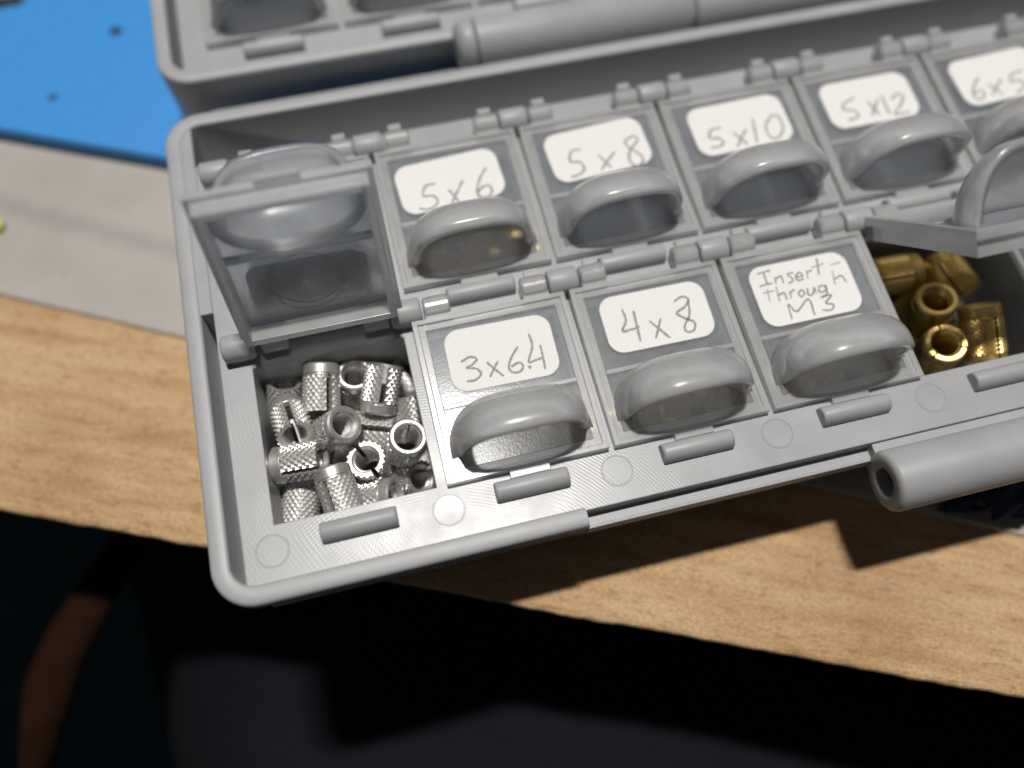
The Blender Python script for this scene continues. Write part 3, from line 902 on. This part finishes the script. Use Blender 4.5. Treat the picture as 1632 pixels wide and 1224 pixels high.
def storage_box(name, y_off, front_outer, front_inner, rows, y_back, lids, recess):
    box = empty(name, (0, y_off, 0))
    rim_wall("rim", box, -28.35, 134.5, front_outer, y_back, 5.2, 2.35, ZB, -0.75, recess if recess else 60.0, 126.0 if recess else 60.5, M_GREY, 3.6 if recess else 0.5)
    trench = (rows-1)*ROW + 26.6
    tray_block(box, front_inner, y_back-2.35, rows, trench)
    for r in range(rows):
        for i in COLS:
            o = link("latch_bump", BUMP, box, (i*PITCH+10.3, r*ROW-2.15, ZDECK-0.02))
    for r in range(rows):
        for i in list(COLS)+[6]:
            x = i*PITCH - (0.0 if -1 < i < 6 else (1.2 if i == 6 else 0.4))
            link("hinge_post", POST, box, (x-0.1, r*ROW+HINGE, 0.3))
    for i in list(COLS)+[6]:
        link("ejector_mark", EJECT, box, (i*PITCH-0.1, front_inner+3.55 if recess else front_inner+1.9, ZDECK+0.005)) if recess else None
    for kw in lids:
        add_lid(box, **kw)
    return box

front_lids = [
    dict(col=-1, row=0, open_deg=106, label='blank', label_text="open clear lid swung up past upright beside the rim, hood on its far side"),
    dict(col=0, row=0, label='3x6.4', text="white paper label handwritten 3 x 6.4"),
    dict(col=1, row=0, label='4x8', text="white paper label handwritten 4 x 8"),
    dict(col=2, row=0, label='insert', text="white paper label handwritten Insert-through M3"),
    dict(col=3, row=0, open_deg=51, label_text="half open clear lid over the brass inserts"),
    dict(col=4, row=0),
    dict(col=-1, row=1),
    dict(col=0, row=1, label='5x6', text="white paper label handwritten 5 x 6"),
    dict(col=1, row=1, label='5x8', text="white paper label handwritten 5 x 8"),
    dict(col=2, row=1, label='5x10', text="white paper label handwritten 5 x 10"),
    dict(col=3, row=1, label='5x12', text="white paper label handwritten 5 x 12"),
    dict(col=4, row=1, label='6x5', text="white paper label handwritten 6 x 5"),
    dict(col=5, row=1), dict(col=5, row=0),
]
LABELS['blank'] = ((10.5, 15.5), 14.3, 8.3, 1.0, [])

box = storage_box("storage_box", 0.0, -8.65, -6.3, 2, 63.4, front_lids, 15.8)
tag(box, "grey storage box with open lids and handwritten labels, set before the other box", "storage box", "grey storage boxes")
# lowered front ledge beside the tube
mb = MB(); mb.box(15.83, 131.0, -8.6, -6.55, -5.0, -3.3); mb.box(15.83, 131.0, -8.6, -8.2, -3.5, -2.75); mb.box(15.83, 131.0, -6.6, -5.6, -15.0, -4.8)
mb.build("front_ledge", M_GREY, box, bev=0.12)
# thick tube on the front edge: hollow, open end, rounded lip
def tube(name, parent, x0, x1, y, z, r, hole, mat, depth=9.0):
    mb = MB(); n = 56
    ring = [(x0+depth, 0.02), (x0+depth, hole*0.96), (x0+0.5, hole), (x0+0.12, hole+0.10), (x0, hole+0.35), (x0, r-0.75), (x0+0.10, r-0.42), (x0+0.34, r-0.12), (x0+0.75, r), (x1-0.5, r), (x1-0.12, r-0.15), (x1, r-0.5)]
    mb.rings_x(ring, y, z, n, cap0=True, cap1=True)
    o = mb.build(name, mat, parent)
    for p in o.data.polygons: p.use_smooth = True
    o.modifiers.new("split", 'EDGE_SPLIT').split_angle = R(50)
    return o
mb = MB(); mb.box(52.53, 53.0, -13.6, -13.5, -4.6, -2.6)
mb.build("seam_ridge", M_GREY, box)
tube("hinge_tube", box, 52.6, 126, -11.75, -1.6, 3.85, 1.75, M_GREY)
mb = MB(); mb.box(53.2, 126, -9.6, -6.5, -5.2, -1.75); mb.build("tube_web", M_GREY, box, bev=0.2)
mb = MB(); mb.box(-22, 131, 62.6, 67.0, -5.4, -4.9); mb.build("gap_shade_plate", M_GREY, box)  # unseen plate added to keep lamp light off the gap floor
# rear hinge: pin head and tube held in the gap between the two boxes
mb = MB(); mb.rings_x([(16.0, 1.6), (16.12, 2.5), (16.5, 3.3), (17.1, 3.72), (17.8, 3.85), (18.7, 3.85), (18.95, 3.7)], 67.6, -1.0, 44)
o = mb.build("hinge_pin_head", M_GREY, box, smooth=True)
mb = MB(); mb.rings_x([(19.15, 3.6), (19.3, 3.83), (53.3, 3.83), (53.5, 3.6)], 67.6, -1.0, 44)
o = mb.build("hinge_tube", M_GREY, box, smooth=True); o.modifiers.new("split", 'EDGE_SPLIT').split_angle = R(50)
mb = MB(); mb.box(19.6, 53.0, 62.9, 66.5, -5.0, -1.4); mb.build("tube_web", M_GREY, box, bev=0.2)

rear_lids = [dict(col=i, row=0) for i in range(-1, 5)]
rear = storage_box("storage_box", 75.4, -6.0, -3.65, 1, 32.0, rear_lids, None)
tag(rear, "second grey storage box behind the tube hinge, its clear lids all shut and unlabelled", "storage box", "grey storage boxes")
mb = MB(); mb.rings_x([(53.8, 3.6), (53.95, 3.83), (126.0, 3.83)], 67.6-75.4, -1.0, 44)
o = mb.build("hinge_tube", M_GREY, rear, smooth=True); o.modifiers.new("split", 'EDGE_SPLIT').split_angle = R(50)

# ---------------------------------------------------------------- threaded inserts
def insert_mesh(name, mat, rad, length, collar, bore, cols, kh, depth, slots, end_band=0.0, pitch=0.72, slot_cols=2, slot_from=0.0, slot_to=None):
    """knurled sleeve along z: slotted end at -length/2, smooth collar at +length/2, threaded bore"""
    zs_o = [0.0]; kz0 = end_band; kz1 = length-collar-0.25
    rows = max(2, 2*round((kz1-kz0)/kh/2))
    prof = []                                   # (z, kind) outer rows
    if end_band > 0:
        prof += [(0.0, 'e'), (0.18, 's'), (end_band-0.1, 's')]
        prof += [(end_band-0.05, 'g')]
    for k in range(rows+1):
        prof.append((kz0 + (kz1-kz0)*k/rows, k))
    prof += [(kz1+0.05, 'g'), (length-collar, 'g'), (length-collar+0.08, 's'), (length-0.22, 's'), (length, 'e')]
    slot_to = slot_to if slot_to is not None else kz1+0.05
    verts = []; faces = []
    def outer_r(kind, i):
        if kind == 's': return rad-0.12
        if kind == 'e': return rad-0.34
        if kind == 'g': return rad-depth-0.08
        return rad if (i+kind) % 2 == 0 else rad-depth
    def ang(i): return 2*math.pi*i/cols
    no = len(prof)
    for (z, kd) in prof:
        for i in range(cols):
            r = outer_r(kd, i); verts.append((r*math.cos(ang(i)), r*math.sin(ang(i)), z))
    # inner rows
    ir = [(0.0, bore+0.38), (0.22, bore+0.2)]
    k = 0; z = 0.4
    while z < length-0.35:
        ir.append((z, None)); z += pitch/2; k += 1
    ir += [(length-0.22, bore+0.2), (length, bore+0.38)]
    # a row exactly at slot_to on both sides
    jo = min(range(no), key=lambda q: abs(prof[q][0]-slot_to)); zs = prof[jo][0]
    ji = min(range(2, len(ir)-2), key=lambda q: abs(ir[q][0]-zs)); ir[ji] = (zs, ir[ji][1])
    ni = len(ir); base = no*cols
    for q, (z, r0) in enumerate(ir):
        for i in range(cols):
            r = r0 if r0 else bore + (0.36 if q % 2 else 0.0)
            zz = z + (0 if r0 or q == ji else pitch*(i/cols-0.5)*0.8)
            verts.append((r*math.cos(ang(i)), r*math.sin(ang(i)), zz))
    cut = set()
    for s in slots:
        for c in range(slot_cols): cut.add((s+c) % cols)
    O = lambda j, i: j*cols + i % cols
    I = lambda j, i: base + j*cols + i % cols
    for j in range(no-1):
        for i in range(cols):
            if i in cut and j < jo: continue
            a, b, c, d = O(j, i), O(j, i+1), O(j+1, i+1), O(j+1, i)
            kd, kd2 = prof[j][1], prof[j+1][1]
            if isinstance(kd, int) and isinstance(kd2, int):
                if (i+kd) % 2 == 0: faces += [(a, b, d), (b, c, d)]       # split along the valley
                else: faces += [(a, b, c), (a, c, d)]
            else: faces.append((a, b, c, d))
    for j in range(ni-1):
        for i in range(cols):
            if i in cut and j < ji: continue
            faces.append((I(j, i), I(j+1, i), I(j+1, i+1), I(j, i+1)))
    for i in range(cols):
        if i not in cut:
            faces.append((O(0, i), I(0, i), I(0, i+1), O(0, i+1)))
        else:
            faces.append((O(jo, i), O(jo, i+1), I(ji, i+1), I(ji, i)))
        faces.append((O(no-1, i), O(no-1, i+1), I(ni-1, i+1), I(ni-1, i)))
        for (e, side) in ((i, (i-1) % cols), ):
            if (e in cut) != (side in cut):
                faces.append(tuple([O(j, e) for j in range(jo+1)] + [I(j, e) for j in reversed(range(ji+1))]))
    verts = [(x, y, z-length/2) for x, y, z in verts]
    me = bpy.data.meshes.new(name)
    me.from_pydata([(a*MM, b*MM, c*MM) for a, b, c in verts], [], faces)
    me.materials.append(mat)
    bm = bmesh.new(); bm.from_mesh(me); bmesh.ops.recalc_face_normals(bm, faces=bm.faces)
    for e in bm.edges:
        if len(e.link_faces) == 2 and e.calc_face_angle(0) > 0.45: e.smooth = False
    bm.to_mesh(me); bm.free()
    for p in me.polygons:
        if len(p.vertices) != 4: continue
        c = p.center; rr = math.hypot(c.x, c.y)/MM; z = c.z/MM + length/2
        p.use_smooth = rr > rad-0.4 or z < 0.02 or z > length-0.02
    return me

ST_MESH = [insert_mesh("silver_insert", M_STEEL, 2.5, 6.3, 1.35, 1.45, 40, 0.43, 0.28, [0], slot_cols=2),
           insert_mesh("silver_insert", M_STEEL, 2.5, 6.3, 1.35, 1.45, 40, 0.43, 0.28, [0, 20], slot_cols=2)]
BR_MESH = [insert_mesh("brass_insert", M_BRASS, 2.85, 7.6, 1.5, 1.6, 56, 0.30, 0.16, [0, 19, 37], end_band=1.0, slot_cols=1)]

def place_insert(me, p, axis, roll):
    o = link(me.name.split('.')[0], me, None, p)
    q = Vector(axis).to_track_quat('Z', 'Y')
    o.rotation_mode = 'QUATERNION'
    from mathutils import Quaternion
    o.rotation_quaternion = q @ Quaternion((0, 0, 1), R(roll))
    return o
SL = "silver knurled insert, "
SILVER_INFO = [   # (roll, label); None = only its place in the pile sets it apart
    (115, SL+"lying collar towards the hinge with its slot showing"),
    (20, SL+"standing bore up between the pocket wall and its neighbours"),
    (60, SL+"lying on top of the pile, collar end facing away from the hinge"),
    (0, SL+"leaning in the pocket's hinge corner by the 3x6.4 lid"),
    (200, SL+"slotted end up in the pocket corner by the hinge post"),
    (90, SL+"on top with open slot and threads showing, beside the rim side"),
    (40, SL+"tilted bore up in the middle of the pile"),
    (75, SL+"lying across the top of the pile with a long dark slot"),
    (10, SL+"standing with bright round bore rim up, beside the 3x6.4 lid"),
    (30, SL+"lying crosswise against the side wall, coarse diamond knurl showing"),
    (0, SL+"half buried, only its bore rim showing mid pile"),
    (150, SL+"standing slotted knurled end up near the front of the pocket"),
    (0, SL+"leaning collar up in the front corner of the pocket beside the rim"),
    (50, SL+"leaning collar up against the front wall, second from the rim corner"),
    (200, SL+"tilted slotted end up in the front corner beside the 3x6.4 lid"),
    (0, SL+"half hidden against the wall shared with the 3x6.4 pocket"),
    (0, SL+"buried low at the front wall under its neighbours"),
]
for k, (p, a) in enumerate([s for s in SILVER if s[0][2] > -12.6]):
    p = (p[0], p[1], max(p[2], -11.75))
    roll, lab = SILVER_INFO[k] if k < len(SILVER_INFO) else (k*47 % 360, SL+"half buried deep between others in the open pocket")
    o = place_insert(ST_MESH[k % 2], (p[0], p[1], p[2]), a, roll)
    tag(o, lab, "threaded insert", "silver inserts in the open pocket")
BL = "brass knurled threaded insert, "
BRASS_INFO = [(0, BL+"standing bore up in the middle of the brass pile"),
    (40, BL+"lying slanted with its smooth collar towards the half open lid"),
    (90, BL+"leaning on the front wall with a bright fine knurl"),
    (10, BL+"standing slotted end up at the front beside the M3 lid"),
    (0, BL+"lying against the wall shared with the M3 pocket"),
    (0, BL+"lying deep in shadow under the one standing mid pile")]
for k, (p, a) in enumerate([s for s in BRASS if s[0][2] > -11.2]):
    roll, lab = BRASS_INFO[k] if k < len(BRASS_INFO) else (k*31, BL+"lying deepest against the hinge wall under the half open lid")
    tag(place_insert(BR_MESH[0], p, a, roll), lab, "threaded insert", "brass inserts under the half open lid")
# inserts dimly seen through the shut lids
def fill(col, row, n, me, lab, grp, seed, zoff=0.0):
    rnd = random.Random(seed)
    spots = [(4.5, 4.4), (10.4, 4.6), (16.2, 4.3), (4.6, 11), (10.6, 10.8), (16.0, 11.2), (5, 17), (11, 16.8), (16.4, 17)]
    for k in range(n):
        x, y = spots[k]
        a = rnd.uniform(-0.25, 0.25) + (0 if k % 2 else math.pi/2)
        o = place_insert(me, (col*PITCH + x, row*ROW + y + 0.2, ZCELL+2.95+zoff), (math.cos(a), math.sin(a), 0), rnd.uniform(0, 360))
        tag(o, lab, "threaded insert", grp)
        if k in (0, 1, 2):
            o = place_insert(me, (col*PITCH + x + 0.6, row*ROW + y + 0.6, ZCELL+2.95+zoff+5.5), (math.cos(a+1.2), math.sin(a+1.2), 0), rnd.uniform(0, 360))
            tag(o, lab, "threaded insert", grp)
fill(0, 0, 6, BR_MESH[0], BL+"dim behind the shut lid labelled 3x6.4", "brass inserts behind the 3x6.4 lid", 1)
fill(1, 0, 9, BR_MESH[0], BL+"dim behind the shut lid labelled 4x8", "brass inserts behind the 4x8 lid", 2)
fill(2, 0, 9, BR_MESH[0], BL+"dim behind the shut lid labelled Insert-through M3", "brass inserts behind the M3 lid", 3)
fill(0, 1, 6, BR_MESH[0], BL+"dim behind the shut lid labelled 5x6", "brass inserts behind the 5x6 lid", 4)
